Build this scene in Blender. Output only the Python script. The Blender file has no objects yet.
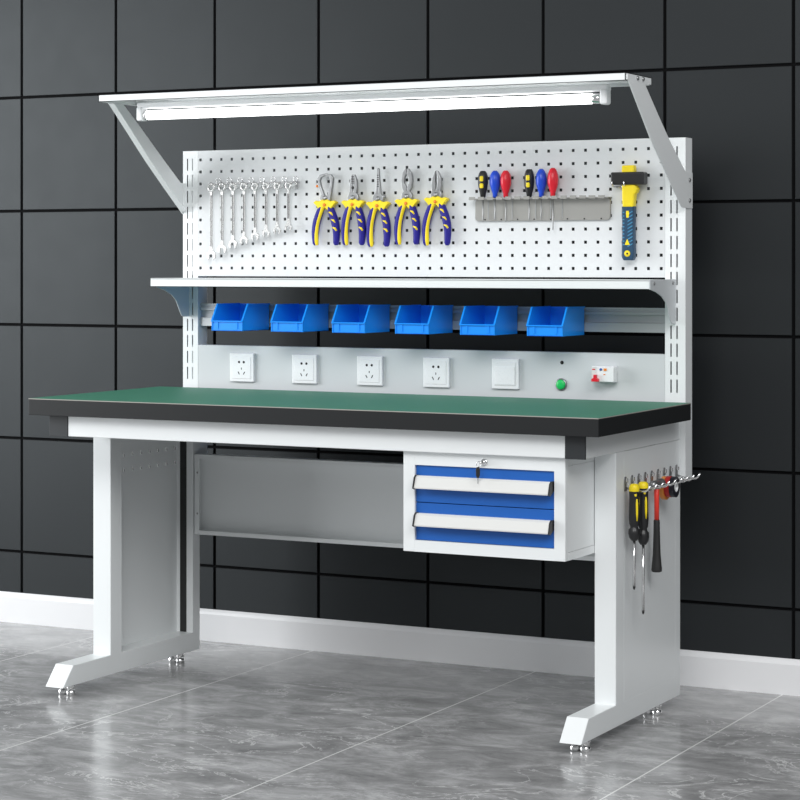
import bpy, bmesh, math, random
from mathutils import Vector, Matrix
random.seed(4)
C = bpy.context.scene.collection
PI = math.pi

# ------------------------------------------------------------------ materials
def mat(name, col, rough=.5, metal=0., spec=.5, emit=None, es=0., coat=0., bump=0., bscale=300.):
    m = bpy.data.materials.new(name); m.use_nodes = True
    n = m.node_tree; b = n.nodes['Principled BSDF']
    b.inputs['Base Color'].default_value = (*col, 1)
    b.inputs['Roughness'].default_value = rough
    b.inputs['Metallic'].default_value = metal
    b.inputs['Specular IOR Level'].default_value = spec
    b.inputs['Coat Weight'].default_value = coat
    b.inputs['Coat Roughness'].default_value = .12
    if emit:
        b.inputs['Emission Color'].default_value = (*emit, 1); b.inputs['Emission Strength'].default_value = es
    # fine procedural variation: a little roughness noise and, where asked, a bump
    tc = n.nodes.new('ShaderNodeTexCoord'); nz = n.nodes.new('ShaderNodeTexNoise')
    nz.inputs['Scale'].default_value = bscale; n.links.new(tc.outputs['Object'], nz.inputs['Vector'])
    mr = n.nodes.new('ShaderNodeMapRange')
    mr.inputs['To Min'].default_value = max(0, rough-.03); mr.inputs['To Max'].default_value = min(1, rough+.03)
    n.links.new(nz.outputs['Fac'], mr.inputs['Value']); n.links.new(mr.outputs['Result'], b.inputs['Roughness'])
    if bump:
        bp = n.nodes.new('ShaderNodeBump'); bp.inputs['Strength'].default_value = bump; bp.inputs['Distance'].default_value = .001
        n.links.new(nz.outputs['Fac'], bp.inputs['Height']); n.links.new(bp.outputs['Normal'], b.inputs['Normal'])
    return m

M = {}
M['white'] = mat('white_powder_coat', (.82, .845, .85), .34, spec=.45)
M['panel'] = mat('pegboard_powder_coat', (.70, .72, .73), .5, spec=.3)
M['panelgrey'] = mat('light_grey_sheet', (.62, .645, .655), .4, spec=.4)
M['alu'] = mat('satin_aluminium', (.46, .48, .49), .42, .4)
M['bracketgrey'] = mat('grey_powder_coat', (.60, .63, .65), .4)
M['rack'] = mat('dull_steel', (.38, .375, .355), .42, .5)
M['chrome'] = mat('chrome', (.80, .80, .80), .14, 1.)
M['wrench'] = mat('polished_steel', (.66, .66, .65), .28, .9)
M['groove'] = mat('dark_recess', (.16, .16, .16), .5, .5)
M['steel'] = mat('brushed_steel', (.36, .365, .37), .36, .9)
M['green'] = mat('green_rubber_mat', (.052, .215, .140), .55, spec=.35, bump=.15, bscale=500)
M['matedge'] = mat('mat_edge', (.36, .34, .31), .6)
M['black'] = mat('black_edge_band', (.015, .016, .017), .45, spec=.3)
M['blackplastic'] = mat('black_plastic', (.014, .014, .015), .35)
M['blackrubber'] = mat('black_rubber', (.02, .02, .02), .5)
M['capgrey'] = mat('dark_grey_cap', (.018, .021, .024), .5)
M['drawerblue'] = mat('blue_drawer_paint', (.010, .112, .45), .38)
M['binblue'] = mat('blue_bin_plastic', (.009, .30, .98), .30, spec=.5)
M['handlewhite'] = mat('handle_aluminium', (.72, .72, .70), .35)
M['plastwhite'] = mat('white_plastic', (.86, .87, .88), .28)
M['hole'] = mat('dark_socket_hole', (.01, .01, .01), .7)
M['yellow'] = mat('yellow_rubber', (.93, .72, .012), .42)
M['navy'] = mat('navy_rubber', (.018, .014, .24), .5, spec=.3)
M['hamnavy'] = mat('dark_blue_grip', (.012, .055, .115), .45)
M['hamblue'] = mat('light_blue_rib', (.05, .24, .42), .45)
M['orange'] = mat('orange_plastic', (.85, .24, .02), .45)
M['scred'] = mat('red_plastic', (.72, .012, .03), .3)
M['scblue'] = mat('blue_plastic', (.01, .07, .62), .3)
M['redshaft'] = mat('red_fibreglass', (.85, .05, .03), .4)
M['tapered'] = mat('red_tape', (.42, .012, .012), .4)
M['tapeorange'] = mat('orange_tape', (.75, .27, .05), .4)
M['tapeblack'] = mat('black_tape', (.012, .012, .02), .35)
M['btngreen'] = mat('green_button', (.012, .55, .12), .3)
M['bluebtn'] = mat('blue_button', (.02, .09, .4), .4)
M['tube'] = mat('lit_glass_tube', (.9, .9, .9), .3, emit=(1, 1, 1), es=3.2)
M['base'] = mat('white_baseboard', (.80, .80, .81), .35, spec=.4)

def wall_mats():
    m = mat('dark_wall_panel', (.018, .0195, .0205), .5, spec=.36, bscale=14)
    n = m.node_tree; b = n.nodes['Principled BSDF']; b.inputs['Specular Tint'].default_value = (.90, .97, 1, 1)
    tc = n.nodes.new('ShaderNodeTexCoord'); nz = n.nodes.new('ShaderNodeTexNoise')
    nz.inputs['Scale'].default_value = 1.6; nz.inputs['Detail'].default_value = 2
    n.links.new(tc.outputs['Object'], nz.inputs['Vector'])
    cr = n.nodes.new('ShaderNodeValToRGB')
    cr.color_ramp.elements[0].position = .3; cr.color_ramp.elements[0].color = (.0125, .0138, .0150, 1)
    cr.color_ramp.elements[1].position = .7; cr.color_ramp.elements[1].color = (.0145, .0160, .0176, 1)
    n.links.new(nz.outputs['Fac'], cr.inputs['Fac']); n.links.new(cr.outputs['Color'], b.inputs['Base Color'])
    g = mat('black_joint', (.002, .002, .0025), .8, spec=.1)
    return m, g
M['wall'], M['joint'] = wall_mats()

def floor_mat():
    m = bpy.data.materials.new('grey_marble_floor_tile'); m.use_nodes = True
    n = m.node_tree; L = n.links; N = n.nodes; b = N['Principled BSDF']
    tc = N.new('ShaderNodeTexCoord')
    mp = N.new('ShaderNodeMapping'); mp.inputs['Scale'].default_value = (1.7, 3.0, 1); mp.inputs['Rotation'].default_value = (0, 0, -.42)
    L.new(tc.outputs['Object'], mp.inputs['Vector'])
    n1 = N.new('ShaderNodeTexNoise'); n1.inputs['Scale'].default_value = 3.4; n1.inputs['Detail'].default_value = 14; n1.inputs['Roughness'].default_value = .74; n1.inputs['Distortion'].default_value = .5
    L.new(mp.outputs['Vector'], n1.inputs['Vector'])
    cr = N.new('ShaderNodeValToRGB'); e = cr.color_ramp.elements
    e[0].position = .32; e[0].color = (.19, .19, .192, 1); e[1].position = .70; e[1].color = (.58, .58, .585, 1)
    x = cr.color_ramp.elements.new(.5); x.color = (.33, .33, .332, 1)
    L.new(n1.outputs['Fac'], cr.inputs['Fac'])
    # thin light veins where a distorted noise crosses one half
    n2 = N.new('ShaderNodeTexNoise'); n2.inputs['Scale'].default_value = 2.1; n2.inputs['Detail'].default_value = 9; n2.inputs['Roughness'].default_value = .6; n2.inputs['Distortion'].default_value = 1.1
    L.new(mp.outputs['Vector'], n2.inputs['Vector'])
    s = N.new('ShaderNodeMath'); s.operation = 'SUBTRACT'; s.inputs[1].default_value = .5; L.new(n2.outputs['Fac'], s.inputs[0])
    a = N.new('ShaderNodeMath'); a.operation = 'ABSOLUTE'; L.new(s.outputs[0], a.inputs[0])
    v = N.new('ShaderNodeMapRange'); v.inputs['From Min'].default_value = 0; v.inputs['From Max'].default_value = .012; v.inputs['To Min'].default_value = .8; v.inputs['To Max'].default_value = 0
    L.new(a.outputs[0], v.inputs['Value'])
    nm = N.new('ShaderNodeTexNoise'); nm.inputs['Scale'].default_value = 1.7; L.new(tc.outputs['Object'], nm.inputs['Vector'])
    vm = N.new('ShaderNodeMapRange'); vm.inputs['From Min'].default_value = .44; vm.inputs['From Max'].default_value = .58; L.new(nm.outputs['Fac'], vm.inputs['Value'])
    vv = N.new('ShaderNodeMath'); vv.operation = 'MULTIPLY'; L.new(v.outputs['Result'], vv.inputs[0]); L.new(vm.outputs['Result'], vv.inputs[1])
    mx = N.new('ShaderNodeMix'); mx.data_type = 'RGBA'; L.new(vv.outputs[0], mx.inputs['Factor'])
    L.new(cr.outputs['Color'], mx.inputs['A']); mx.inputs['B'].default_value = (.78, .78, .78, 1)
    # tile joints every 0.7265 m running away from the viewer
    sx = N.new('ShaderNodeSeparateXYZ'); L.new(tc.outputs['Object'], sx.inputs[0])
    ad = N.new('ShaderNodeMath'); ad.operation = 'ADD'; ad.inputs[1].default_value = 20*.7265-.341; L.new(sx.outputs['X'], ad.inputs[0])
    mo = N.new('ShaderNodeMath'); mo.operation = 'MODULO'; mo.inputs[1].default_value = .7265; L.new(ad.outputs[0], mo.inputs[0])
    lt = N.new('ShaderNodeMath'); lt.operation = 'LESS_THAN'; lt.inputs[1].default_value = .0042; L.new(mo.outputs[0], lt.inputs[0])
    m2 = N.new('ShaderNodeMix'); m2.data_type = 'RGBA'; L.new(lt.outputs[0], m2.inputs['Factor'])
    L.new(mx.outputs['Result'], m2.inputs['A']); m2.inputs['B'].default_value = (.76, .76, .75, 1)
    L.new(m2.outputs['Result'], b.inputs['Base Color'])
    rr = N.new('ShaderNodeMapRange'); rr.inputs['To Min'].default_value = .12; rr.inputs['To Max'].default_value = .24
    L.new(n1.outputs['Fac'], rr.inputs['Value']); L.new(rr.outputs['Result'], b.inputs['Roughness'])
    b.inputs['Specular IOR Level'].default_value = .5
    bp = N.new('ShaderNodeBump'); bp.inputs['Strength'].default_value = .05; bp.inputs['Distance'].default_value = .002
    L.new(n1.outputs['Fac'], bp.inputs['Height']); L.new(bp.outputs['Normal'], b.inputs['Normal'])
    return m
M['floor'] = floor_mat()

# ------------------------------------------------------------------ mesh helpers
class MB:
    def __init__(s): s.bm = bmesh.new(); s.mats = []
    def mi(s, m):
        if m is None: return 0
        if m not in s.mats: s.mats.append(m)
        return s.mats.index(m)
    def _done(s, faces, m, smooth=False):
        k = s.mi(m)
        for f in faces:
            if f.is_valid: f.material_index = k; f.smooth = smooth
    def _merge(s, t, m, smooth=False):
        k = s.mi(m)
        for f in t.faces: f.material_index = k; f.smooth = smooth
        me = bpy.data.meshes.new('t'); t.to_mesh(me); t.free()
        s.bm.from_mesh(me); bpy.data.meshes.remove(me)
    def box(s, x0, x1, y0, y1, z0, z1, m=None, bev=0., seg=2):
        t = bmesh.new(); bmesh.ops.create_cube(t, size=1)
        for v in t.verts:
            v.co = Vector(((x0+x1)/2+v.co.x*(x1-x0), (y0+y1)/2+v.co.y*(y1-y0), (z0+z1)/2+v.co.z*(z1-z0)))
        if bev: bmesh.ops.bevel(t, geom=t.edges[:], offset=bev, segments=seg, affect='EDGES', profile=.5)
        s._merge(t, m); return s
    def prism(s, pts, axis, a0, a1, m=None, bev=0., seg=2, smooth=False):
        # pts in the two remaining axes: axis X -> (y,z), Y -> (x,z), Z -> (x,y)
        t = bmesh.new()
        def co(p, a):
            return {'X': (a, p[0], p[1]), 'Y': (p[0], a, p[1]), 'Z': (p[0], p[1], a)}[axis]
        va = [t.verts.new(co(p, a0)) for p in pts]; vb = [t.verts.new(co(p, a1)) for p in pts]
        n = len(pts); t.faces.new(va); t.faces.new(vb[::-1])
        for i in range(n): t.faces.new((va[i], vb[i], vb[(i+1) % n], va[(i+1) % n]))
        bmesh.ops.recalc_face_normals(t, faces=t.faces[:])
        if bev:
            caps = [e for e in t.edges if len({round(getattr(v.co, axis.lower()), 6) for v in e.verts}) == 1]
            bmesh.ops.bevel(t, geom=caps, offset=bev, segments=seg, affect='EDGES', profile=.5)
        s._merge(t, m, smooth); return s
    def tube(s, pts, r, m=None, seg=10, sy=1., flat=None, cap=True, closed=False):
        # round tube along pts; r a number or list; sy squashes it along world Y
        t = bmesh.new(); P = [Vector(p) for p in pts]; n = len(P)
        R = r if isinstance(r, (list, tuple)) else [r]*n
        rings = []; up = None
        for i in range(n):
            if closed: d = P[(i+1) % n]-P[i-1]
            else: d = P[min(i+1, n-1)]-P[max(i-1, 0)]
            d.normalize()
            if up is None:
                up = Vector((0, 1, 0)) if abs(d.y) < .9 else Vector((1, 0, 0))
            u = (up-d*up.dot(d)).normalized(); w = d.cross(u); up = u
            ring = []
            for k in range(seg):
                a = 2*PI*k/seg
                o = (u*math.cos(a)+w*math.sin(a))*R[i]; o.y *= sy
                ring.append(t.verts.new(P[i]+o))
            rings.append(ring)
        for i in range(n if closed else n-1):
            A, B = rings[i], rings[(i+1) % n]
            for k in range(seg): t.faces.new((A[k], A[(k+1) % seg], B[(k+1) % seg], B[k]))
        if cap and not closed: t.faces.new(rings[0][::-1]); t.faces.new(rings[-1])
        bmesh.ops.recalc_face_normals(t, faces=t.faces[:])
        s._merge(t, m, True); return s
    def lathe(s, prof, c, axis='Z', m=None, seg=20):
        # prof: (radius, height) list; revolved about an axis through c
        t = bmesh.new(); rings = []
        for (r, h) in prof:
            ring = []
            for k in range(seg):
                a = 2*PI*k/seg; p, q = r*math.cos(a), r*math.sin(a)
                v = {'Z': (p, q, h), 'Y': (p, h, q), 'X': (h, p, q)}[axis]
                ring.append(t.verts.new(Vector(c)+Vector(v)))
            rings.append(ring)
        for A, B in zip(rings, rings[1:]):
            for k in range(seg): t.faces.new((A[k], A[(k+1) % seg], B[(k+1) % seg], B[k]))
        t.faces.new(rings[0][::-1]); t.faces.new(rings[-1])
        bmesh.ops.recalc_face_normals(t, faces=t.faces[:])
        s._merge(t, m, True); return s
    def disc(s, c, r, y0, y1, m=None, seg=20):          # short cylinder along Y
        return s.lathe([(r, y0), (r, y1)], (c[0], 0, c[1]), 'Y', m, seg)
    def ring(s, c, R, r, axis='Y', m=None, n=20, seg=8, sy=1.):
        pts = []
        for k in range(n):
            a = 2*PI*k/n; p, q = R*math.cos(a), R*math.sin(a)
            pts.append(Vector(c)+Vector({'Y': (p, 0, q), 'X': (0, p, q), 'Z': (p, q, 0)}[axis]))
        return s.tube(pts, r, m, seg, sy, closed=True)
    def sheet(s, xs, zs, y0, y1, holes, m=None):
        # flat sheet in XZ with real rectangular holes (x0,x1,z0,z1)
        X = sorted({round(v, 5) for v in list(xs)+[h[i] for h in holes for i in (0, 1)]})
        Z = sorted({round(v, 5) for v in list(zs)+[h[i] for h in holes for i in (2, 3)]})
        hs = {(round(h[0], 5), round(h[2], 5)): h for h in holes}
        ix = {v: i for i, v in enumerate(X)}; iz = {v: i for i, v in enumerate(Z)}
        gone = set()
        for h in holes:
            for i in range(ix[round(h[0], 5)], ix[round(h[1], 5)]):
                for j in range(iz[round(h[2], 5)], iz[round(h[3], 5)]): gone.add((i, j))
        t = bmesh.new(); F = {}; B = {}
        def vf(D, i, j, y):
            if (i, j) not in D: D[(i, j)] = t.verts.new((X[i], y, Z[j]))
            return D[(i, j)]
        nx, nz = len(X)-1, len(Z)-1
        def solid(i, j): return 0 <= i < nx and 0 <= j < nz and (i, j) not in gone
        for i in range(nx):
            for j in range(nz):
                if not solid(i, j): continue
                q = [(i, j), (i+1, j), (i+1, j+1), (i, j+1)]
                t.faces.new([vf(F, a, b, y0) for a, b in q]); t.faces.new([vf(B, a, b, y1) for a, b in q][::-1])
                for (di, dj, a, b) in ((0, -1, q[0], q[1]), (1, 0, q[1], q[2]), (0, 1, q[2], q[3]), (-1, 0, q[3], q[0])):
                    if not solid(i+di, j+dj):
                        t.faces.new((vf(F, *b, y0), vf(F, *a, y0), vf(B, *a, y1), vf(B, *b, y1)))
        bmesh.ops.recalc_face_normals(t, faces=t.faces[:])
        s._merge(t, m); return s
    def build(s, name, material=None, parent=None, org=(0, 0, 0)):
        if material is not None and not s.mats: s.mats = [material]
        elif material is not None and material not in s.mats: s.mats[0:0] = []
        bmesh.ops.translate(s.bm, verts=s.bm.verts[:], vec=-Vector(org))
        me = bpy.data.meshes.new(name); s.bm.to_mesh(me); s.bm.free()
        for m in s.mats: me.materials.append(m)
        o = bpy.data.objects.new(name, me); C.objects.link(o)
        if parent is not None: o.parent = parent
        return o

def tag(o, label, cat, group=None):
    o['label'] = label; o['category'] = cat
    if group: o['group'] = group
    return o
def thing(name, label, cat, loc=(0, 0, 0), group=None):
    o = bpy.data.objects.new(name, None); o.empty_display_size = .05; C.objects.link(o); o.location = loc
    return tag(o, label, cat, group)
def struct(o): o['kind'] = 'structure'; return o
def dup(o, parent=None):
    c = o.copy(); C.objects.link(c)
    if parent is not None: c.parent = parent
    for ch in list(o.children): dup(ch, c)
    return c

# ------------------------------------------------------------------ the room
WY = .9624
b = MB(); b.box(-5, 7, -9, WY+.2, -.12, 0, M['floor']); fl = struct(b.build('floor'))
b = MB(); b.box(-5, 7, WY+.006, WY+.2, 0, 3.4, M['joint'])
PX, PZ, J0 = .36715, .3677, .2290
for i in range(-12, 17):
    x0 = -.0139+i*PX
    if x0+PX > 7 or x0 < -5: continue
    for j in range(-1, 9):
        z0 = J0+j*PZ; z1 = min(z0+PZ, 3.39)
        if z1-z0 < .03: continue
        b.box(x0+.0045, x0+PX-.0045, WY, WY+.008, max(z0, .0)+.004, z1-.004, M['wall'], bev=.0012, seg=1)
struct(b.build('wall_back'))
b = MB(); b.prism([(WY-.001, 0), (WY-.016, 0), (WY-.016, .082), (WY-.012, .090), (WY-.006, .0965), (WY-.001, .0965)], 'X', -5, 7, M['base'])
struct(b.build('baseboard_back'))

# ------------------------------------------------------------------ the workbench
W, D, H, T = 1.6471, .6386, .80, .0449
XR, A0, LW = 1.5994, .0478, .0587
UY0, UY1 = .690, .7405
O = (W/2, .35, 0)
bench = thing('workbench', 'large white steel workbench with green top, pegboard back and overhead lamp canopy', 'workbench', O)
def part(mb, name, m=None, parent=None): return mb.build(name, m, parent or bench, O)

b = MB(); b.box(0, W, 0, D, H-T, H-.0022, M['black'], bev=.0015)
top = part(b, 'worktop')
b = MB(); b.box(0, W, 0, D, H-.0022, H, M['matedge'])
for f in b.bm.faces:
    if f.normal.z > .9: f.material_index = b.mi(M['green'])
g = part(b, 'rubber_mat', None, top); g['label'] = 'green rubber mat covering the worktop'

# rails under the top
b = MB(); b.box(A0+.0575, XR-.0500, .033, .068, .699, H-T, M['white'], bev=.002); part(b, 'front_rail')
b = MB(); b.box(A0+.0575, XR-.0565, .63, .665, .70, H-T, M['white'], bev=.002); part(b, 'rear_rail')
for x0, x1 in ((A0, A0+.0565), (XR-.0490, XR)):
    b = MB(); b.box(x0, x1, .037, .689, .6995, H-T, M['white'], bev=.0015); sr = part(b, 'side_rail')
    b = MB(); b.box(x0-.002, x1+.0015, .031, .037, .698, H-T-.001, M['capgrey'], bev=.001); e = part(b, 'end_cap', None, sr); e['label'] = 'dark grey plastic end cap'

# legs
def leg(x0, outer, sgn):
    x1 = x0+LW
    b = MB(); w = M['white']
    prof = [(.0095, .027), (.0565, .081), (.2312, .081), (.2312, .6990), (.2860, .6990), (.2860, .081),
            (.6500, .081), (.6500, .6990), (.6890, .6990), (.6890, .027)]
    b.prism(prof, 'X', x0, x1, w, bev=.0018)
    # recessed web panel between the columns, flush with the outside
    if outer < 0: a, c = x0+.0004, x0+.0035
    else: a, c = x1-.0035, x1-.0001
    b.box(a, c, .2855, .6505, .0805, .6988, w)
    L = part(b, 'leg')
    if outer < 0:
        ch = MB(); ch.box(x0+.0160, x0+.0370, .6475, .6506, .0815, .6985, M['blackrubber'])  # black strip stands in for the shade inside the open rear channel
        part(ch, 'channel_shade', None, L)['label'] = 'black strip for the shaded opening along the rear column'
    for y in (.066, .605 if outer < 0 else .548):
        for dx in (.0175, .0435):
            fx = x0+dx
            f = MB(); f.lathe([(.0125, 0), (.0135, .002), (.0135, .0095), (.0115, .011), (.0115, .012)], (fx, y, 0), 'Z', M['chrome'])
            f.lathe([(.0045, .012), (.0045, .0155)], (fx, y, 0), 'Z', M['steel'])
            f.lathe([(.0115, .0155), (.0122, .0165), (.0122, .0262), (.0115, .0272)], (fx, y, 0), 'Z', M['chrome'])
            e = part(f, 'levelling_foot', None, L); e['label'] = 'chrome levelling foot'
    return L
legL = leg(A0, -1, 1); LW = .0565; legR = leg(XR-LW, 1, 1); LW = .0587
# two rows of small punched tabs on the left web
for k in range(7):
    y = .3711+k*.0438
    for z in (.6205, .5778):
        b = MB()
        b.box(A0+.0033, A0+.0062, y-.0022, y+.0022, z-.006, z+.006, M['chrome'], bev=.001, seg=1)
        b.box(A0+.0033, A0+.0045, y+.0020, y+.0062, z-.004, z+.002, M['hole'])
        part(b, 'punched_tab', None, legL)['label'] = 'small shiny punched tab'

# modesty panel: a shallow tray open to the front
b = MB(); y0, y1 = .656, .6865; x0, x1, z0, z1 = .1100, 1.5375, .3690, .6030; w = M['white']
b.box(x0, x1, y1-.0018, y1, z0, z1, w)
b.box(x0, x0+.0018, y0, y1, z0, z1, w); b.box(x1-.0018, x1, y0, y1, z0, z1, w)
b.box(x0+.0018, x1-.0018, y0, y1-.0018, z0, z0+.0018, w); b.box(x0+.0018, x1-.0018, y0, y1-.0018, z1-.0018, z1, w)
b.box(x0, x0+.016, y0-.0018, y0, z0, z1, w); b.box(x1-.016, x1, y0-.0018, y0, z0, z1, w)
b.box(x0+.016, x1-.016, y0-.0018, y0, z0, z0+.012, w); b.box(x0+.016, x1-.016, y0-.0018, y0, z1-.012, z1, w)
for z in (.43, .55): b.disc((x0+.010, z), .0028, y0-.003, y0-.0017, M['steel'], 10)
part(b, 'modesty_panel')

# slotted uprights
def upright(x0, x1, cols):
    b = MB(); w = M['white']; holes = []
    for cx in cols:
        k = 0
        while True:
            zt = 1.4718-k*.0473
            if zt-.0355 < .812: break
            holes.append((cx-.0021, cx+.0021, zt-.0352, zt)); k += 1
    b.sheet((x0, x1), (.592, 1.4945), UY0, UY0+.002, holes, w)
    b.box(x0, x0+.002, UY0+.002, UY1, .592, 1.4945, w); b.box(x1-.002, x1, UY0+.002, UY1, .592, 1.4945, w)
    b.box(x0+.002, x1-.002, UY1-.002, UY1, .592, 1.4945, M['bracketgrey'])
    b.box(x0+.002, x1-.002, UY0+.002, UY1-.002, 1.4925, 1.4945, w); b.box(x0+.002, x1-.002, UY0+.002, UY1-.002, .592, .594, w)
    return part(b, 'upright')
upL = upright(.0468, .0990, (.0626, .0801)); upR = upright(1.5565, 1.6135, (1.5732, 1.5899))

# pegboard with real square holes
b = MB(); holes = []; h = .0041
for i in range(41):
    for j in range(10):
        cx = .1079+i*.035948; cz = 1.1493+j*.03536
        holes.append((cx-h, cx+h, cz-h, cz+h))
b.sheet((.0995, 1.556), (1.1255, 1.4945), UY0, UY0+.0015, holes, M['panel'])
b.box(.0995, 1.556, UY0+.0015, UY0+.022, 1.493, 1.4945, M['panel']); b.box(.0995, 1.556, UY0+.0015, UY0+.018, 1.1255, 1.127, M['panel'])
b.box(.0740, .0996, UY0+.0026, UY0+.0040, 1.128, 1.492, M['panel'])
part(b, 'pegboard')
# socket panel
b = MB(); P = M['panelgrey']
b.box(.0995, 1.556, UY0, UY0+.0015, .765, .9227, P, bev=.0005, seg=1)
b.box(.0995, 1.556, UY0+.0015, UY0+.03, .9212, .9227, P)
b.box(.0740, .0996, UY0+.0026, UY0+.0040, .77, .9227, P)
b.disc((1.2617, .8949), .0048, UY0-.0012, UY0+.0005, M['hole'], 16)
part(b, 'socket_panel')
# aluminium bin rail
b = MB(); a = M['alu']
b.prism([(.700, .979), (.712, .979), (.712, 1.0445), (.700, 1.0445), (.700, 1.0400), (.704, 1.0395), (.704, 1.0335), (.700, 1.0330), (.700, 1.0255), (.7085, 1.0245), (.7085, 1.0045), (.700, 1.0035)],
        'X', .1005, 1.5550, a)
part(b, 'bin_rail')['label'] = 'satin aluminium bin rail'
# shelf and its brackets
b = MB(); w = M['white']
b.box(.0590, 1.5835, .5, .6885, 1.1175, 1.1205, w); b.box(.0590, 1.5835, .5, .503, 1.0955, 1.1190, w)
b.box(.0590, 1.5835, .5, .520, 1.0955, 1.0975, w); b.box(.0590, 1.5835, .684, .6885, 1.100, 1.1180, w); b.box(.0590, .062, .503, .684, 1.098, 1.1180, w)
sh = part(b, 'shelf')
def bracket(x0, x1):
    b = MB(); pts = [(.502, 1.1165), (.502, 1.0985), (.56, 1.0845), (.597, 1.0715), (.620, 1.055), (.636, 1.030), (.650, 1.010), (.662, 1.006), (.6895, 1.006), (.6895, 1.1165)]
    b.prism(pts, 'X', x0, x1, M['bracketgrey'])
    return b
b = bracket(.066, .0685); e = part(b, 'shelf_bracket', None, sh)
b = MB(); pts = [(.500, 1.1212), (.500, 1.0960), (.545, 1.0885), (.585, 1.0775), (.612, 1.063), (.634, 1.040), (.648, 1.015), (.662, 1.004), (.6895, 1.004), (.6895, 1.1212)]
b.prism(pts, 'X', 1.5838, 1.5868, M['bracketgrey'], bev=.0006, seg=1)
for y, z in ((.528, 1.111), (.667, 1.111)):
    b.lathe([(.0048, 0), (.0044, .002), (.002, .0026)], (1.5868, y, z), 'X', M['steel'], 12)
e = part(b, 'shelf_bracket', None, sh)

# lamp canopy and arms
b = MB(); w = M['white']
x0, x1, y0, y1, z0, z1 = .0468, 1.6135, .2585, .4385, 1.6125, 1.6325
b.box(x0, x1, y0, y1, z1-.0018, z1, w); b.box(x0, x1, y0, y0+.0018, z0, z1, w); b.box(x0, x1, y1-.0018, y1, z0, z1, w)
b.box(x0, x0+.0018, y0, y1, z0, z1, w); b.box(x1-.0018, x1, y0, y1, z0, z1, w)
b.box(x0, x1, y0, y0+.016, z0, z0+.0018, w); b.box(x0, x1, y1-.016, y1, z0, z0+.0018, w)
part(b, 'lamp_canopy')
def arm(xp, s):
    # xp inner side of the plate, s=+1 plate outside on the right / -1 on the left
    b = MB(); m = M['bracketgrey']; w = M['white']
    if s > 0:
        pr = [(.2730, 1.6120), (.2665, 1.6165), (.2665, 1.6290), (.3950, 1.6290), (.3890, 1.6100), (.4720, 1.5475), (.5615, 1.4820), (.6720, 1.4110), (.6860, 1.4040), (.7380, 1.4035), (.7380, 1.3085), (.6620, 1.3085), (.6480, 1.3135), (.5174, 1.4085), (.4239, 1.4790)]
    else:
        pr = [(.3088, 1.6120), (.3088, 1.6280), (.3800, 1.6280), (.3830, 1.6120), (.4850, 1.5400), (.5880, 1.4646), (.6789, 1.4004), (.7380, 1.4000), (.7380, 1.3085), (.6897, 1.3085), (.5900, 1.3830), (.4942, 1.4570)]
    xa, xb = sorted((xp, xp+.0022*s)); b.prism(pr, 'X', xa, xb, w)
    if s < 0:                                    # folded stiffening flange along the front edge
        q = [(.3100, 1.6110), (.4942, 1.4570), (.5900, 1.3830), (.6780, 1.3170)]
        b.prism(q+[(y+.0012, z+.0016) for y, z in q[::-1]], 'X', xp, xp+.017, w)
    else:
        q2 = [(.2735, 1.6115), (.3150, 1.6115), (.4500, 1.5000), (.5250, 1.4250), (.5174, 1.4085), (.4239, 1.4790)]
        b.prism(q2, 'X', xp+.0020, xp+.0032, w, bev=.0005, seg=1)
    A = part(b, 'support_arm')
    if s > 0:
        for y, z in ((.713, 1.3831), (.713, 1.329), (.3332, 1.6235), (.3713, 1.6240)):
            c = MB(); c.lathe([(.0058, 0), (.0052, .0028), (.003, .004)], (xp+.0022, y, z), 'X', M['steel'], 14)
            part(c, 'bolt', None, A)['label'] = 'small steel bolt head'
    return A
arm(.0465, -1); arm(1.6138, 1)

# ------------------------------------------------------------------ tube light under the canopy
tl = thing('tube_light', 'long lit white fluorescent tube light fixed beneath the overhead canopy', 'lamp', (.837, .335, 1.612))
TO = tl.location[:]
b = MB(); b.box(.131, 1.540, .322, .352, 1.5945, 1.6120, M['plastwhite'], bev=.004); b.build('housing', None, tl, TO)
for x0, x1 in ((.131, .151), (1.520, 1.540)):
    b = MB(); b.box(x0, x1, .318, .350, 1.5605, 1.6, M['plastwhite'], bev=.0055, seg=3); b.build('lamp_holder', None, tl, TO)
b = MB(); b.lathe([(.0125, .160), (.0132, .162), (.0132, 1.494), (.0125, 1.496)], (0, .334, 1.5765), 'X', M['tube'], 24); tb = b.build('glass_tube', None, tl, TO)
for x0, x1 in ((.1510, .160), (1.4965, 1.5195)):
    b = MB(); b.lathe([(.0115, x0), (.0128, x0+.001), (.0128, x1-.001), (.0115, x1)], (0, .334, 1.5765), 'X', M['chrome'], 20)
    b.build('tube_cap', None, tl, TO)['label'] = 'metal cap on the end of the tube'

# ------------------------------------------------------------------ drawer cabinet
dc = thing('drawer_cabinet', 'white two-drawer steel cabinet with blue fronts hung under the worktop', 'drawer cabinet', (1.334, .3, .4525))
DO = dc.location[:]
b = MB(); w = M['white']
X0, X1, Y0, Y1, Z0, Z1 = 1.1078, 1.5422, .0490, .60, .4508, .6985
OX0, OX1, OZ0, OZ1 = 1.1395, 1.5130, .4795, .6655
b.box(X0, OX0, Y0, Y0+.02, Z0, Z1, w, bev=.001, seg=1); b.box(OX1, X1, Y0, Y0+.02, Z0, Z1, w, bev=.001, seg=1)
b.box(OX0-.002, OX1+.002, Y0+.0002, Y0+.02, OZ1, Z1-.0002, w); b.box(OX0-.002, OX1+.002, Y0+.0002, Y0+.02, Z0+.0002, OZ0, w)
b.box(X0+.001, X0+.0025, Y0+.02, Y1, Z0+.0005, Z1-.0005, w); b.box(X0, X1, Y1-.0015, Y1, Z0, Z1, w)
b.box(X0, X1-.0002, Y0+.02, Y1, Z0, Z0+.0015, w)
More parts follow.
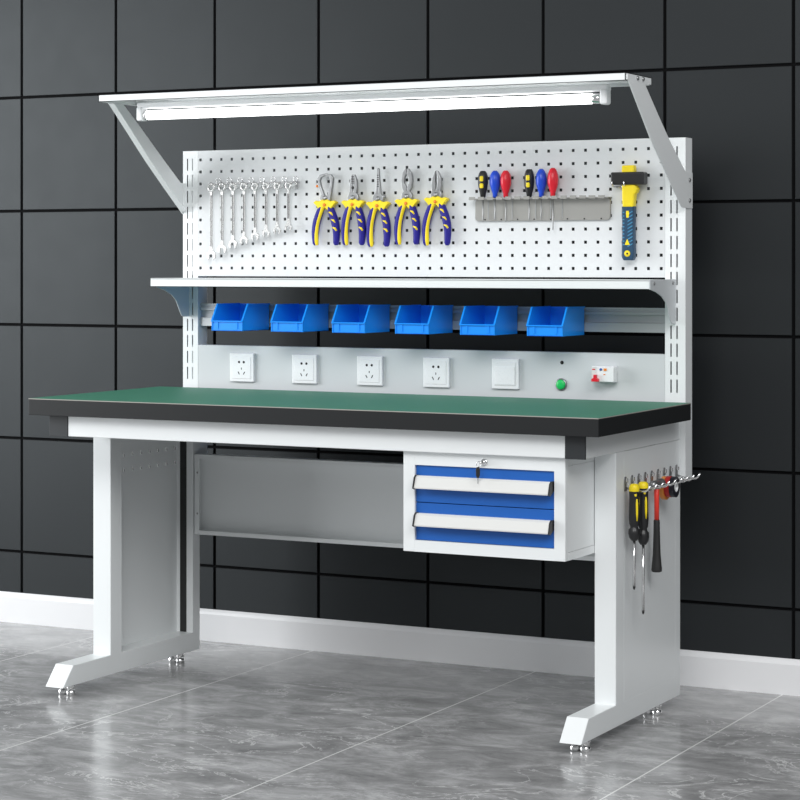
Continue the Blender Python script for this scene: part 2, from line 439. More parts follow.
b.box(X1-.0020, X1-.0006, Y0+.0205, Y1-.0005, .4708, .6770, w)        # side skin between two folded strips
b.box(X1-.0020, X1, Y0+.02, Y1, Z0, .4700, w); b.box(X1-.0020, X1, Y0+.02, Y1, .6778, Z1, w)
b.box(X0+.002, X1-.002, Y0+.05, Y0+.052, Z0+.002, Z1-.002, M['black'])
b.build('body', None, dc, DO)
for zb, zt in ((.5737, .6647), (.4803, .5720)):
    d = MB(); d.box(OX0+.001, OX1-.001, Y0+.006, Y0+.024, zb, zt, M['drawerblue'], bev=.0012)
    dr = d.build('drawer', None, dc, DO); dr['label'] = 'blue drawer front'
    zt2 = zt-.0250                                                      # handle: angled aluminium strip
    hh = MB(); hh.prism([(Y0+.006, zt2), (Y0-.006, zt2+.0005), (Y0-.013, zt2-.004), (Y0-.022, zt2-.0275), (Y0-.0215, zt2-.0305), (Y0-.018, zt2-.0295), (Y0-.010, zt2-.009), (Y0+.006, zt2-.0065)], 'X', OX0+.009, OX1-.006, M['handlewhite'], )
    hd = hh.build('handle', None, dr, DO); hd['label'] = 'white strip handle'
    for xa, xb in ((OX0+.0050, OX0+.009), (OX1-.006, OX1-.002)):
        c = MB(); c.prism([(Y0+.005, zt2+.0015), (Y0-.008, zt2+.0018), (Y0-.016, zt2-.004), (Y0-.0245, zt2-.030), (Y0-.018, zt2-.0330), (Y0+.005, zt2-.022)], 'X', xa, xb, M['blackplastic'])
        c.build('handle_cap', None, dr, DO)['label'] = 'black end cap of the handle'
b = MB(); b.disc((1.3300, .6800), .0085, Y0-.004, Y0+.001, M['chrome'], 20); b.disc((1.3300, .6800), .0060, Y0-.010, Y0-.003, M['chrome'], 18)
lk = b.build('lock', None, dc, DO)
b = MB()
b.box(1.3286, 1.3314, Y0-.026, Y0-.009, 0.6770, 0.6830, M['chrome']); b.ring((1.3268, Y0-.026, 0.6765), .0065, .0009, 'Y', M['chrome'])
b.prism([(1.3213, 0.6695), (1.3283, 0.6695), (1.3303, 0.6635), (1.3298, 0.6495), (1.3273, 0.6435), (1.3223, 0.6435), (1.3198, 0.6495), (1.3193, 0.6635)], 'Y', Y0-.0290, Y0-.0255, M['blackplastic'], bev=.001)
b.box(1.3240, 1.3258, Y0-.0280, Y0-.0265, 0.6295, 0.6435, M['steel'])
b.build('key', None, lk, DO)['label'] = 'key with a black head hanging from the lock'

# ------------------------------------------------------------------ sockets, switch, button, breaker on the socket panel
def plate(bb, cx, cz, s=.0405):
    f = UY0-.0002
    bb.box(cx-s, cx+s, f-.009, f, cz-s-.001, cz+s+.001, M['plastwhite'], bev=.0022, seg=3)
    bb.box(cx-s+.009, cx+s-.009, f-.0102, f-.008, cz-s+.008, cz+s-.008, M['plastwhite'], bev=.0008, seg=1)
def socket():
    r = thing('power_socket', '', 'power socket', group='wall sockets on the panel behind the worktop')
    b = MB(); plate(b, 0, 0)
    p = b.build('face_plate', None, r, (0, 0, 0)); f = UY0-.0102
    h = MB()
    for x in (-.0080, .0080): h.disc((x, .016), .0036, f-.0006, f+.0004, M['hole'], 12)
    h.box(-.0012, .0012, f-.0005, f+.0004, -.006, .000, M['hole'])
    for x, t in ((-.009, .5), (.009, -.5)):
        c, s2 = math.cos(t), math.sin(t); w2, l2 = .0013, .0045
        h.prism([(x+a*c-d*s2, -.016+a*s2+d*c) for a, d in ((-w2, -l2), (w2, -l2), (w2, l2), (-w2, l2))], 'Y', f-.0005, f+.0004, M['hole'])
    h.build('pin_hole', None, p, (0, 0, 0))['label'] = 'dark pin holes'
    return r
s0 = socket()
lab = ['white square power socket, leftmost of four, beneath the leftmost blue bin',
       'white square power socket, second from the left, beneath the second blue bin',
       'white square power socket, third from the left, beneath the third blue bin',
       'white square power socket next to the blank plate, rightmost of four']
for i, x in enumerate((.2549, .4646, .6767, .8863)):
    s = s0 if i == 0 else dup(s0)
    s.location = (x, 0, .8595); s['label'] = lab[i]
b = MB(); plate(b, 1.0970, .8605)
b.box(1.0970-.030, 1.0970+.030, UY0-.0118, UY0-.009, .8605-.030, .8605+.020, M['plastwhite'], bev=.0012)
tag(b.build('blank_plate'), 'plain white square cover plate without holes, left of the green button', 'cover plate')
pb = thing('push_button', 'round green push button in a dark ring on the grey panel', 'button', (1.2602, UY0, .8354))
b = MB(); b.lathe([(.0170, 0), (.0170, -.003), (.0150, -.0055), (.0135, -.0055), (.0135, 0)], (0, 0, 0), 'Y', M['steel'], 28); b.build('bezel', None, pb)
b = MB(); b.lathe([(.0132, -.001), (.0132, -.0075), (.0110, -.0092), (.004, -.0098)], (0, 0, 0), 'Y', M['btngreen'], 28); b.build('button_cap', None, pb)['label'] = 'bright green round cap'
cb = thing('circuit_breaker', 'small white circuit breaker with a red lever and small coloured buttons', 'circuit breaker', (1.396, UY0, .866))
BO = cb.location[:]
b = MB(); b.box(1.358, 1.422, .666, UY0-.0003, .8450, .8885, M['plastwhite'], bev=.0018); b.box(1.3640, 1.4260, .652, .668, .8475, .8865, M['plastwhite'], bev=.0015)
b.box(1.3640, 1.3765, .6505, .653, .8500, .8860, M['handlewhite'])
bd = b.build('breaker_body', None, cb, BO)
b = MB(); b.prism([(1.3660, .848), (1.3860, .848), (1.3860, .855), (1.3800, .858), (1.3800, .8665), (1.3720, .8665), (1.3720, .858), (1.3660, .855)], 'Y', .6415, .652, M['scred'], bev=.001); b.build('lever', None, cb, BO)['label'] = 'red lever'
b = MB(); b.disc((1.3900, .8805), .0035, .6500, .6525, M['bluebtn'], 12); b.build('button', None, cb, BO)['label'] = 'blue button'
b = MB(); b.box(1.3985, 1.4065, .6500, .6525, .8770, .8835, M['orange']); b.build('button', None, cb, BO)['label'] = 'orange button'
b = MB(); b.box(1.3975, 1.4025, .6508, .6525, .866, .8685, M['orange']); b.build('marking', None, cb, BO)['label'] = 'small orange marking'
b = MB(); b.box(1.3660, 1.3740, .6498, .6525, .879, .882, M['scred']); b.build('marking', None, cb, BO)['label'] = 'small red marking'

# ------------------------------------------------------------------ blue storage bins on the rail
def make_bin():
    # local: x 0..w, y 0 front .. .118 back, z 0..
    r = thing('storage_bin', '', 'storage bin', group='blue storage bins on the aluminium rail')
    w, d, h, t = .100, .1500, .0755, .0022; m = M['binblue']
    side = [(0, 0), (0, .0270), (.030, h), (d, h), (d, 0)]
    b = MB()
    b.prism(side, 'X', 0, t, m); b.prism(side, 'X', w-t, w, m)
    b.box(0, w, 0, d, 0, t, m); b.box(0, w, 0, t, 0, .0275, m); b.box(0, w, d-t, d, 0, h, m)
    b.build('bin_body', None, r)
    k = MB(); q = .0030                                                # rolled rim along the open edge
    k.box(-q, w+q, -q-.0015, t, .0250, .0292, m, bev=.001, seg=1)
    for xa, xb in ((-q, t), (w-t, w+q)):
        k.prism([(-q, .0250), (-q, .0292), (.0280, h+.0015), (d, h+.0015), (d, h-.0025), (.0320, h-.0025)], 'X', xa, xb, m, bev=.0006, seg=1)
    for x in (.016, w-.020): k.box(x, x+.005, -.0022, .0, .006, .0245, m)
    k.box(-.0012, .0015, -.0018, .006, 0, .026, m); k.box(w-.0015, w+.0012, -.0018, .006, 0, .026, m)
    k.build('rim', None, r)
    return r
bin0 = make_bin()
lab = ['leftmost blue plastic storage bin on the rail', 'second blue plastic storage bin from the left on the rail',
       'third blue plastic storage bin from the left on the rail', 'fourth blue plastic storage bin from the left, above the rightmost socket',
       'second blue plastic storage bin from the right, above the blank plate', 'rightmost blue plastic storage bin beside the bare end of the rail']
for i in range(6):
    o = bin0 if i == 0 else dup(bin0)
    o.location = (.2385+.1970*i, .5470, .9705); o['label'] = lab[i]

# ------------------------------------------------------------------ tools on the pegboard
FY = UY0                                                    # pegboard face
# wrench rack: a bar with hooks
wr = thing('wrench_rack', 'chrome hook bar with curled hooks holding the row of wrenches', 'tool rack', (.30, FY, 1.388))
RO = wr.location[:]
b = MB(); b.box(.152, .447, FY-.005, FY-.0008, 1.3935, 1.3985, M['chrome'], bev=.001, seg=1); b.build('bar', None, wr, RO)
WX = [.1605+.0372*k for k in range(8)]
for k, x in enumerate(WX):
    b = MB()
    pts = [(x, FY-.004, 1.396), (x, FY-.014, 1.392), (x, FY-.026, 1.386), (x, FY-.034, 1.388), (x, FY-.038, 1.396)]
    b.tube(pts, .0018, M['chrome'], 8)
    b.tube([(x+.016, FY-.004, 1.396), (x+.016, FY-.015, 1.384), (x+.016, FY-.028, 1.379), (x+.016, FY-.036, 1.386)], .0018, M['chrome'], 8)
    b.ring((x+.016, FY-.010, 1.405), .0075, .0016, 'Y', M['chrome'], 16, 6)
    b.box(x+.012, x+.020, FY-.0055, FY-.0008, 1.376, 1.400, M['chrome'], bev=.001, seg=1)
    b.build('hook', None, wr, RO)
# combination wrenches
ends = [1.186, 1.204, 1.2185, 1.2295, 1.2405, 1.2495, 1.2575, 1.266]
for k, x in enumerate(WX):
    L = 1.385-ends[k]; s = 1.0-.035*k; m = M['wrench']
    b = MB()
    b.ring((0, 0, 0), .0092*s+.001, .0038, 'Y', m, 20, 8)                      # ring end on the hook
    b.prism([(-.0052, -.008), (.0052, -.008), (.0040, -.022), (.0040, -L+.024), (.0060, -L+.010), (-.0060, -L+.010), (-.0040, -L+.024), (-.0040, -.022)], 'Y', -.0022, .0022, m, bev=.0007, seg=1)
    b.box(-.0019, .0019, -.0027, -.0020, -L+.026, -.022, M['groove'])
    R = .0155*s; g = .0066*s; outer = []                                       # open jaw
    for a in range(-62, 243, 12): outer.append((R*math.cos(math.radians(a)), -L+R*math.sin(math.radians(a))))
    inner = [(-g, -L-R*.72), (-g, -L+.0005), (-g*.5, -L+.0045), (g*.5, -L+.0045), (g, -L+.0005), (g, -L-R*.72)]
    b.prism(outer+inner, 'Y', -.0028, .0028, m, bev=.0006, seg=1)
    o = b.build('wrench')
    o.location = (x, FY-.024, 1.385); 
    lb = {0: 'longest chrome combination wrench, at the left end of the row', 7: 'shortest chrome combination wrench, at the right end of the row',
          1: 'second longest chrome wrench, second from the left', 2: 'third longest chrome wrench, third from the left', 3: 'chrome combination wrench, fourth from the left of eight',
          4: 'chrome combination wrench, fourth from the right of eight', 5: 'third shortest chrome wrench, third from the right', 6: 'second shortest chrome wrench, second from the right'}[k]
    tag(o, lb, 'wrench', 'chrome wrenches hanging on the pegboard')

# pliers; u = one picture-sized unit of 3.1 mm
U = .00312
def smooth_pts(p, n=4):
    out = []
    for i in range(len(p)-1):
        p0 = p[max(i-1, 0)]; p1 = p[i]; p2 = p[i+1]; p3 = p[min(i+2, len(p)-1)]
        for k in range(n):
            t = k/n
            out.append(tuple(.5*((2*b_)+(-a_+c_)*t+(2*a_-5*b_+4*c_-d_)*t*t+(-a_+3*b_-3*c_+d_)*t**3) for a_, b_, c_, d_ in zip(p0, p1, p2, p3)))
    out.append(tuple(p[-1])); return out
def pliers(kind, spread, tilt, label, x, z):
    r = thing('pliers', label, 'pliers', (x, FY-.0165, z), 'pliers with blue and yellow grips on the pegboard')
    st = M['steel']
    hl = 38 if kind != 'cutter' else 40
    # grips
    for s in (-1, 1):
        path = [(s*4.0, 0, -3), (s*(6.5+spread*.2), 0, -9), (s*(9.2+spread*.6), 0, -18), (s*(10.2+spread*.9), 0, -28), (s*(9.6+spread), 0, -hl)]
        sp = smooth_pts(path)
        P3 = [(a*U, b_*U, c*U) for a, b_, c in sp]; n = len(P3)
        rad = [U*(2.3+1.3*math.sin(PI*min(1, .15+.8*i/(n-1)))) for i in range(n)]; rad[-1] = U*1.6
        b = MB(); b.tube(P3, rad, M['navy'], 12, sy=1.1)
        gp = b.build('grip', None, r); gp['label'] = 'blue grip with yellow inlay'
        y = MB()
        if s < 0:
            P4 = [(a+U*1.9, -.0042, c) for a, b_, c in P3]
            y.tube(P4, [U*1.75]*(n-2)+[U*1.5, U*1.1], M['yellow'], 8, sy=1.3)
        else:
            for q in range(3):
                i = 4+q*3; a, _, c = P3[i]
                y.tube([(a-1.6*U, -.0085, c+1.2*U), (a+.6*U, -.0105, c+.3*U), (a+1.9*U, -.0082, c-1.9*U)], U*1.0, M['yellow'], 8)
        if s > 0:
            for q in range(0): pass
        y.build('grip_inlay', None, gp)['label'] = 'yellow inlay'
        if s < 0:
            q2 = MB()
            for q in range(3):
                i = 4+q*3; a, _, c = P3[i]
                q2.tube([(a-2.6*U, -.0040, c+1.2*U), (a-1.5*U, -.0082, c-.2*U), (a-2.0*U, -.0060, c-1.6*U)], U*.6, M['yellow'], 8)
            q2.build('grip_inlay', None, gp)['label'] = 'yellow inlay'
    # yellow thumb guards
    g = [(-13, 1.2), (-10, 2.8), (-6.5, 2.0), (-3, 3.8), (0, 2.8), (3, 3.8), (6.5, 2.0), (10, 2.8), (13, 1.2), (9.6, -1.8), (7.0, -5.0), (3.2, -6.2), (0, -3.2), (-3.2, -6.2), (-7.0, -5.0), (-9.6, -1.8)]
    b = MB(); b.prism([(a*U*.92, c*U) for a, c in g], 'Y', -.0095, .0095, M['yellow'], bev=.0022)
    gd = b.build('thumb_guard', None, r); gd['label'] = 'yellow thumb guards'
    b = MB(); b.disc((0, -1.2*U), U*1.5, -.0115, -.009, M['orange'], 16); b.build('pivot', None, gd)['label'] = 'orange pivot'
    # head
    b = MB()
    def pr(pts, y0=-.0052, y1=.0052, bev=.0014): b.prism([(a*U, c*U) for a, c in pts], 'Y', y0, y1, st, bev=bev)
    neck = [(-5, 2), (5, 2), (5.6, 5), (4.5, 8), (2.5, 10), (-2.5, 10), (-4.5, 8), (-5.6, 5)]
    if kind == 'nipper':            # wide open carpenter's end cutter
        pr([(-4.5, 2), (0, 2), (1, 5), (-1.4, 8.5), (-4.6, 16), (-5.6, 21), (-4.0, 24), (0, 25.6), (0, 27.6), (-5.6, 26.4), (-8.2, 23.0), (-7.4, 16.5), (-4.0, 8.5), (-5.6, 5)])
        pr([(4.5, 2), (0, 2), (-1, 5), (2.6, 8.5), (5.0, 16), (5.4, 21), (4.4, 24), (0.2, 25.6), (0.2, 27.6), (5.8, 26.6), (8.2, 23.5), (7.6, 16), (6.0, 8.5), (5.6, 5)])
        b.lathe([(.0042, 0), (.0055, .002), (.0055, .005), (.004, .007)], (-8.5*U, 0, 15*U), 'Z', M['orange'], 12)
    elif kind == 'combination':
        pr(neck); pr([(-3.4, 9), (-3.8, 15), (-2.8, 22), (-1.0, 26), (-.2, 26), (-.2, 9)]); pr([(3.4, 9), (4.2, 14), (3.6, 21), (1.6, 26), (.2, 26), (.2, 9)])
        for i in range(5): b.box(-1.6*U, 1.6*U, -.0060, -.0050, (18+i*1.5)*U, (18.6+i*1.5)*U, M['blackplastic'])
        b.disc((0, 14*U), U*1.4, -.0058, -.005, M['blackplastic'], 12)
    elif kind == 'long':            # long nose
        pr(neck); pr([(-3.2, 8), (-2.2, 14), (-1.1, 22), (-.9, 32), (-.1, 33), (-.1, 8)], -.0042, .0042); pr([(3.2, 8), (2.6, 14), (1.5, 22), (.9, 32), (.1, 33), (.1, 8)], -.0042, .0042)
        for i in range(6): b.box(-.9*U, .9*U, -.0048, -.0040, (16+i*2)*U, (16.7+i*2)*U, M['blackplastic'])
        b.disc((5.2*U, 7*U), U*2.0, -.005, .004, st, 14)
    elif kind == 'stripper':        # broad rounded head with an eye
        pr(neck)
        pr([(-2.6, 9), (-4.6, 13), (-5.4, 19), (-4.2, 26), (-1.5, 30), (-.3, 30), (-.3, 25), (-2.2, 22), (-2.4, 17), (-.3, 13), (-.3, 9)])
        pr([(2.6, 9), (4.8, 13), (5.6, 19), (4.6, 26), (1.7, 30), (.3, 30), (.3, 25), (2.2, 22), (2.4, 17), (.3, 13), (.3, 9)])
    else:                           # diagonal cutter
        pr(neck); pr([(-4.2, 8), (-4.8, 13), (-3.6, 20), (-1.2, 26), (-.2, 26.5), (-.8, 18), (-.2, 9)]); pr([(4.2, 8), (5.2, 13), (4.6, 20), (1.8, 26), (.2, 26.5), (1.6, 18), (.2, 9)])
    b.disc((0, 5.2*U), U*2.2, -.0068, -.005, st, 18)
    b.build('jaw', None, r)['label'] = 'steel jaws'
    r.rotation_euler.y = tilt
    # the peg it hangs on
    return r
pliers('nipper', 1.0, 0, 'end nippers with wide open jaws, leftmost of the five pliers', .5400, 1.3330)
pliers('combination', -1.4, .0, 'combination pliers with serrated jaws, second from the left', .6300, 1.3330)
pliers('long', -1.6, .0, 'long nose pliers with thin pointed jaws, middle of the five pliers', .7095, 1.3285)
pliers('stripper', -.8, .0, 'pliers with a broad rounded steel head, fourth from the left', .8005, 1.3340)
pliers('cutter', .8, .0, 'diagonal cutting pliers, rightmost of the five pliers', .8920, 1.3375)

# screwdriver rack: back plate and a ledge with holes
sr = thing('screwdriver_rack', 'grey steel rack plate with a notched ledge holding six small screwdrivers', 'tool rack', (1.21, FY, 1.31))
SO = sr.location[:]
b = MB()
xa, xb, za, zb = 1.006, 1.4045, 1.2790, 1.3400
rc = .010; pts = []
for cx, cz, a0 in ((xb-rc, za+rc, -90), (xb-rc, zb-rc, 0), (xa+rc, zb-rc, 90), (xa+rc, za+rc, 180)):
    for q in range(5):
        a = math.radians(a0+q*22.5); pts.append((cx+rc*math.cos(a), cz+rc*math.sin(a)))
b.prism(pts, 'Y', FY-.008, FY-.0010, M['rack'], bev=.001, seg=1)
for i in range(8): b.disc((xa+.03+i*.049, za+.004), .0022, FY-.0088, FY-.0079, M['hole'], 8)
for x in (1.0460, 1.0640, 1.118, 1.188, 1.2320, 1.266): b.box(x-.0008, x+.0008, FY-.0092, FY-.0078, za+.005, zb-.004, M['alu'])
b.build('back_plate', None, sr, SO)
b = MB(); b.box(.998, 1.4065, FY-.0340, FY-.0012, 1.3385, 1.3405, M['rack'])
for i in range(15): b.box(1.000+i*.0272, 1.018+i*.0272, FY-.0355, FY-.0335, 1.3365, 1.3450, M['rack'])
b.build('ledge', None, sr, SO)
def mini(kind, x, tip, label, h=.071):
    r = thing('screwdriver', label, 'screwdriver', (x, FY-.0235, 1.3425), 'small screwdrivers in the steel rack')
    col = {'black': M['blackplastic'], 'blue': M['scblue'], 'red': M['scred']}[kind]
    b = MB()
    if kind == 'black': prof = [(.004, 0), (.0062, .002), (.0075, .010), (.0105, .022), (.0125, .040), (.0120, .056), (.0098, h-.006), (.006, h)]
    else: prof = [(.0045, 0), (.0060, .002), (.0060, .010), (.0090, .019), (.0130, .034), (.0136, .046), (.0118, .060), (.0080, h-.004), (.0045, h)]
    b.lathe([(r_*1.12, z_*1.04) for r_, z_ in prof], (0, 0, 0), 'Z', col, 20)
    hd = b.build('handle', None, r); hd['label'] = {'black': 'black handle with yellow inserts', 'blue': 'blue plastic handle', 'red': 'red plastic handle'}[kind]
    if kind == 'black':
        c = MB()
        for z0, z1 in ((.026, .040), (.044, .060)): c.box(-.0045, .0065, -.0145, -.006, z0, z1, M['yellow'], bev=.003)
        c.build('insert', None, hd)['label'] = 'yellow insert'
    else:
        c = MB(); c.disc((.0, h-.012), .0022, -.0108, -.007, M['hole'], 10); c.build('hanging_hole', None, hd)
    c = MB(); c.lathe([(.0019, .002), (.0019, tip+.006), (.0010, tip)], (0, 0, 0), 'Z', M['steel'], 10); c.build('blade', None, r)['label'] = 'steel blade'
mini('black', 1.0370, -.066, 'black and yellow screwdriver at the far left of the rack')
mini('blue', 1.0735, -.060, 'blue screwdriver between the left black one and left red one')
mini('red', 1.1055, -.066, 'red screwdriver, third from the left in the rack')
mini('black', 1.1755, -.064, 'black and yellow screwdriver in the middle of the rack, right of a gap', .073)
mini('blue', 1.2110, -.060, 'blue screwdriver, second from the right in the rack', .073)
mini('red', 1.2450, -.090, 'red screwdriver at the far right of the row', .075)

# mallet on the right
hm = thing('hammer', 'club hammer with black head and yellow and dark blue handle, right of the screwdriver rack', 'hammer', (1.4650, FY-.023, 1.388))
b = MB(); b.box(-.0480, .0460, -.0165, .0165, -.0165, .0170, M['blackplastic'], bev=.0045, seg=3); b.build('head', None, hm)['label'] = 'black square head'
b = MB()
b.prism([(-.0190, .0135), (.0170, .0135), (.0165, .0320), (.0140, .0350), (-.0160, .0350), (-.0185, .0320)], 'Y', -.0105, .0105, M['yellow'], bev=.003)
b.prism([(-.0165, -.0160), (.0150, -.0160), (.0230, -.0200), (.0270, -.0270), (.0240, -.0370), (.0185, -.0420), (.0165, -.0600), (.0150, -.0760), (-.0160, -.0760), (-.0180, -.0500), (-.0180, -.0200)], 'Y', -.0115, .0115, M['yellow'], bev=.004)
b.build('collar', None, hm)['label'] = 'yellow collar through the head'
b = MB()
b.prism([(-.0180, -.0740), (.0160, -.0740), (.0155, -.1000), (.0150, -.1300), (.0150, -.1600), (.0160, -.1950), (.0150, -.2110), (.0110, -.2170), (-.0130, -.2170), (-.0175, -.2110), (-.0185, -.1900), (-.0175, -.1600), (-.0172, -.1200), (-.0185, -.0900)], 'Y', -.0125, .0125, M['hamnavy'], bev=.005, seg=3)
gr = b.build('grip', None, hm); gr['label'] = 'dark blue rubber grip'
b = MB()
for i in range(10):
    z = -.088-i*.0095
    b.prism([(.0000, z-.0085), (.0135, z-.001), (.0135, z+.002), (.0000, z-.0055)], 'Y', -.0133, -.0120, M['hamblue'])
    b.prism([(-.0140, z-.0035), (-.0090, z-.0035), (-.0090, z-.0005), (-.0140, z-.0005)], 'Y', -.0133, -.0120, M['hamblue'])
b.build('rib', None, gr)['label'] = 'lighter blue ribs'
b = MB(); b.prism([(-.0035, -.0860), (.0035, -.0860), (.0045, -.0930), (.0030, -.1040), (-.0030, -.1040), (-.0045, -.0930)], 'Y', -.0137, -.0120, M['yellow']); b.build('emblem', None, gr)['label'] = 'yellow marking'
b = MB(); b.prism([(-.0010, -.1600), (.0060, -.1760), (-.0080, -.1760)], 'Y', -.0137, -.0120, M['yellow']); b.build('emblem', None, gr)['label'] = 'yellow marking'
b = MB(); b.disc((-.0010, -.1990), .0085, -.0137, -.0120, M['yellow'], 16); b.disc((-.0010, -.1990), .0028, -.0142, -.0130, M['hole'], 10)
b.build('emblem', None, gr)['label'] = 'yellow disc marking'
hh = thing('hammer_hook', 'chrome double prong hook carrying the club hammer under its head', 'hook', (1.460, FY, 1.368))
b = MB()
for x in (-.0370, -.0030):
    b.tube([(x, -.001, -.001), (x, -.030, -.0015), (x, -.041, .002), (x, -.044, .012)], .0021, M['chrome'], 8)
b.box(-.040, .0, -.003, -.0008, -.004, .002, M['chrome']); b.build('prong', None, hh)

# ------------------------------------------------------------------ hooks and tools on the right leg
SX = XR
hooks = []
hk0 = None
hl = ['steel hook nearest the front edge of the right leg, carrying a screwdriver', 'second steel hook from the front on the right leg',
      'third steel hook from the front on the right leg', 'fourth steel hook from the front, carrying the red shafted hammer',
      'middle steel hook of nine on the right leg', 'steel hook on the right leg carrying the tape rolls', 'third steel hook from the rear on the right leg',
      'second steel hook from the rear on the right leg', 'rearmost steel hook on the right leg']
HY = [.2917+.0456*k for k in range(9)]
for k, y in enumerate(HY):
    if hk0 is None:
        hk0 = thing('tool_hook', '', 'hook', group='steel hooks on the side of the right leg')
        b = MB(); b.prism([(-.0085, -.020), (.0085, -.020), (.0085, .008), (.004, .015), (-.004, .015), (-.0085, .008)], 'X', .0003, .0022, M['steel'], bev=.0005, seg=1)
        b.box(.0018, .0075, -.003, .003, .001, .011, M['chrome'], bev=.001, seg=1); b.build('clip', None, hk0)
        b = MB(); b.tube([(.001, 0, -.012), (.020, 0, -.0165), (.045, 0, -.0195), (.054, 0, -.0190), (.060, 0, -.0150), (.0665, 0, -.0050)], .0026, M['chrome'], 10); b.build('prong', None, hk0)
        o = hk0
    else: o = dup(hk0)
    o.location = (SX, y, .6205); o['label'] = hl[k]

def big_driver(y, x, ztop, length, label, var, h=.137):
    r = thing('screwdriver', label, 'screwdriver', (x, y, ztop), 'large screwdrivers hanging on the leg')
    b = MB(); k = h/.137
    b.lathe([(r_*1.08, z_*k) for r_, z_ in [(.006, 0), (.0105, -.003), (.0120, -.012), (.0112, -.030), (.0118, -.060), (.0125, -.080), (.0112, -.096), (.0090, -.102), (.0095, -.106), (.0130, -.110), (.0135, -.120), (.0115, -.130), (.0070, -.137)]], (0, 0, 0), 'Z', M['blackplastic'], 20)
    hd = b.build('handle', None, r); hd['label'] = 'black handle with yellow end and inlay'
    c = MB(); c.lathe([(.004, .0028), (.0085, .0020), (.0120, -.002), (.0132, -.010), (.0124, -.021), (.0105, -.024)], (0, 0, 0), 'Z', M['yellow'], 20)
    c.tube([(.006, -.0085, -.022), (.0080, -.0085, -.028)], [.004, .0025], M['yellow'], 8)
    c.build('end_cap', None, hd)['label'] = 'yellow end'
    c = MB()
    for a in ((-.35, .95) if var == 0 else (-.75, .95)):
        dx, dy = math.sin(a), -math.cos(a)
        pts = [(dx*.0115, dy*.0115, -.034), (dx*.0120, dy*.0120, -.045), (dx*.0122, dy*.0122, -.070), (dx*.0122, dy*.0122, -.088)]
        if var == 0 and a < 0: continue
        c.tube(pts, [.002, .0032, .0032, .002], M['yellow'], 8)
    c.build('inlay', None, hd)['label'] = 'yellow inlay'
    c = MB(); c.lathe([(.0035, -h+.001), (.0035, -length+.010)], (0, 0, 0), 'Z', M['chrome'], 12)
    c.lathe([(.0035, -length+.010), (.0030, -length+.004), (.0012, -length)], (0, 0, 0), 'Z', M['blackplastic'], 12)
    c.build('shaft', None, r)['label'] = 'chrome shaft with dark tip'
big_driver(.2790, SX+.0290, .6180, .258, 'black and yellow screwdriver nearest the front edge of the leg', 0)
big_driver(.3200, SX+.0370, .6200, .326, 'black and yellow screwdriver with the longer blade, beside the red shafted hammer', 1, .153)

bh = thing('hammer', 'small hammer with a red shaft and black grip hanging on the right leg', 'hammer', (SX+.030, .4330, .610))
b = MB()
b.lathe([(.0035, -.034), (.0085, -.031), (.0110, -.024), (.0080, -.016), (.0085, -.008), (.0105, .000), (.0080, .010), (.0078, .016), (.0122, .020), (.0122, .034), (.0105, .036)], (0, 0, -.004), 'Y', M['steel'], 20)
b.build('head', None, bh)['label'] = 'dark steel ball peen head'
b = MB(); b.tube([(0, 0, .004), (0, 0, -.05), (0, 0, -.100)], [.0068, .0062, .0062], M['redshaft'], 14); b.build('shaft', None, bh)['label'] = 'red shaft'
b = MB(); b.lathe([(.0070, -.094), (.0078, -.097), (.0082, -.120), (.0090, -.150), (.0100, -.180), (.0122, -.205), (.0135, -.218), (.0132, -.2235), (.010, -.2255)], (0, 0, 0), 'Z', M['blackrubber'], 20); b.build('grip', None, bh)['label'] = 'black rubber grip'

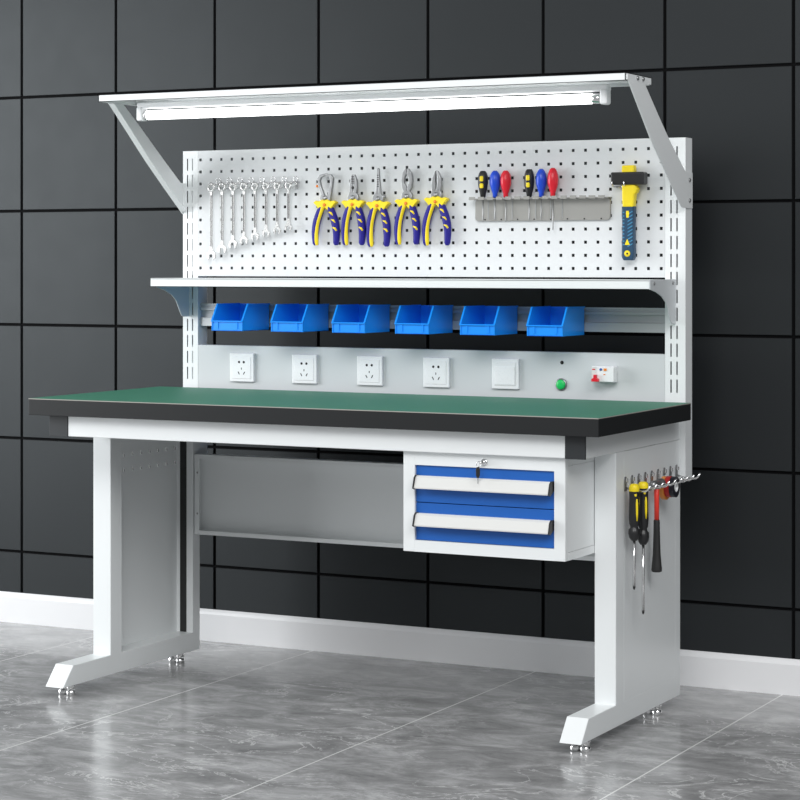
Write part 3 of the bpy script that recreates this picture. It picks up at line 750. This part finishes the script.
for x0, x1, R, r0, m, lb, dz in ((SX+.0150, SX+.0255, .0300, .016, M['tapeorange'], 'orange tape roll nearest the leg on the hook', .004),
                                 (SX+.0265, SX+.0390, .0270, .014, M['tapered'], 'red tape roll between the orange and black rolls', 0),
                                 (SX+.0400, SX+.0510, .0265, .013, M['tapeblack'], 'black tape roll with a white core, outermost on the hook', 0)):
    y, z = .5197, .5920-dz
    r = thing('tape_roll', lb, 'tape roll', (x0, y, z), 'tape rolls on the leg hook')
    w = x1-x0
    b = MB(); b.lathe([(r0, 0), (R, 0), (R, w), (r0, w)], (0, 0, 0), 'X', m, 32); 
    bm = b.bm
    caps = [f for f in bm.faces if len(f.verts) > 8]; bmesh.ops.delete(bm, geom=caps, context='FACES')
    for f in bm.faces: f.smooth = False
    b.build('tape', None, r)
    c = MB(); c.lathe([(r0-.003, -.0003), (r0, -.0003), (r0, w+.0006), (r0-.003, w+.0006), (r0-.003, -.0003)], (0, 0, 0), 'X', M['plastwhite'] if m is M['tapeblack'] else M['orange'] if m is M['tapeorange'] else M['blackplastic'], 28)
    caps = [f for f in c.bm.faces if len(f.verts) > 8]; bmesh.ops.delete(c.bm, geom=caps, context='FACES')
    c.build('core', None, r)

# ------------------------------------------------------------------ light
wd = bpy.data.worlds.new('studio'); bpy.context.scene.world = wd; wd.use_nodes = True
n = wd.node_tree; bg = n.nodes['Background']
bg.inputs['Color'].default_value = (.95, .98, 1, 1); bg.inputs['Strength'].default_value = .42
def area(name, loc, target, sx, sy, power, col=(1, 1, 1)):
    l = bpy.data.lights.new(name, 'AREA'); l.shape = 'RECTANGLE'; l.size = sx; l.size_y = sy; l.energy = power; l.color = col
    o = bpy.data.objects.new(name, l); C.objects.link(o); o.location = loc
    o.rotation_euler = (Vector(target)-Vector(loc)).to_track_quat('-Z', 'Y').to_euler(); return o
area('left_softbox', (-2.7, -1.3, 1.55), (.3, .7, .4), 2.6, 2.2, 128, (.96, .985, 1))  # added area lamp out of frame on the left; no actual window there
area('right_softbox', (4.3, -2.4, 3.6), (1.2, .4, .7), 2.2, 1.8, 85)
area('front_softbox', (2.2, -4.7, 3.9), (.8, .5, .8), 2.2, 1.8, 125)

# ------------------------------------------------------------------ camera
cam = bpy.data.cameras.new('camera'); co = bpy.data.objects.new('camera', cam); C.objects.link(co)
co.location = (3.5864, -4.7889, 1.1641); co.rotation_euler = (PI/2, 0, .4793)
cam.sensor_width = 36; cam.lens = 2193.95/800*36
cam.shift_x = (400-390.485)/800; cam.shift_y = (262.958-400)/800
cam.clip_end = 100
sc = bpy.context.scene; sc.camera = co
vs = sc.view_settings; vs.view_transform = 'Standard'; vs.look = 'None'; vs.exposure = 0; vs.gamma = 1; vs.use_curve_mapping = False
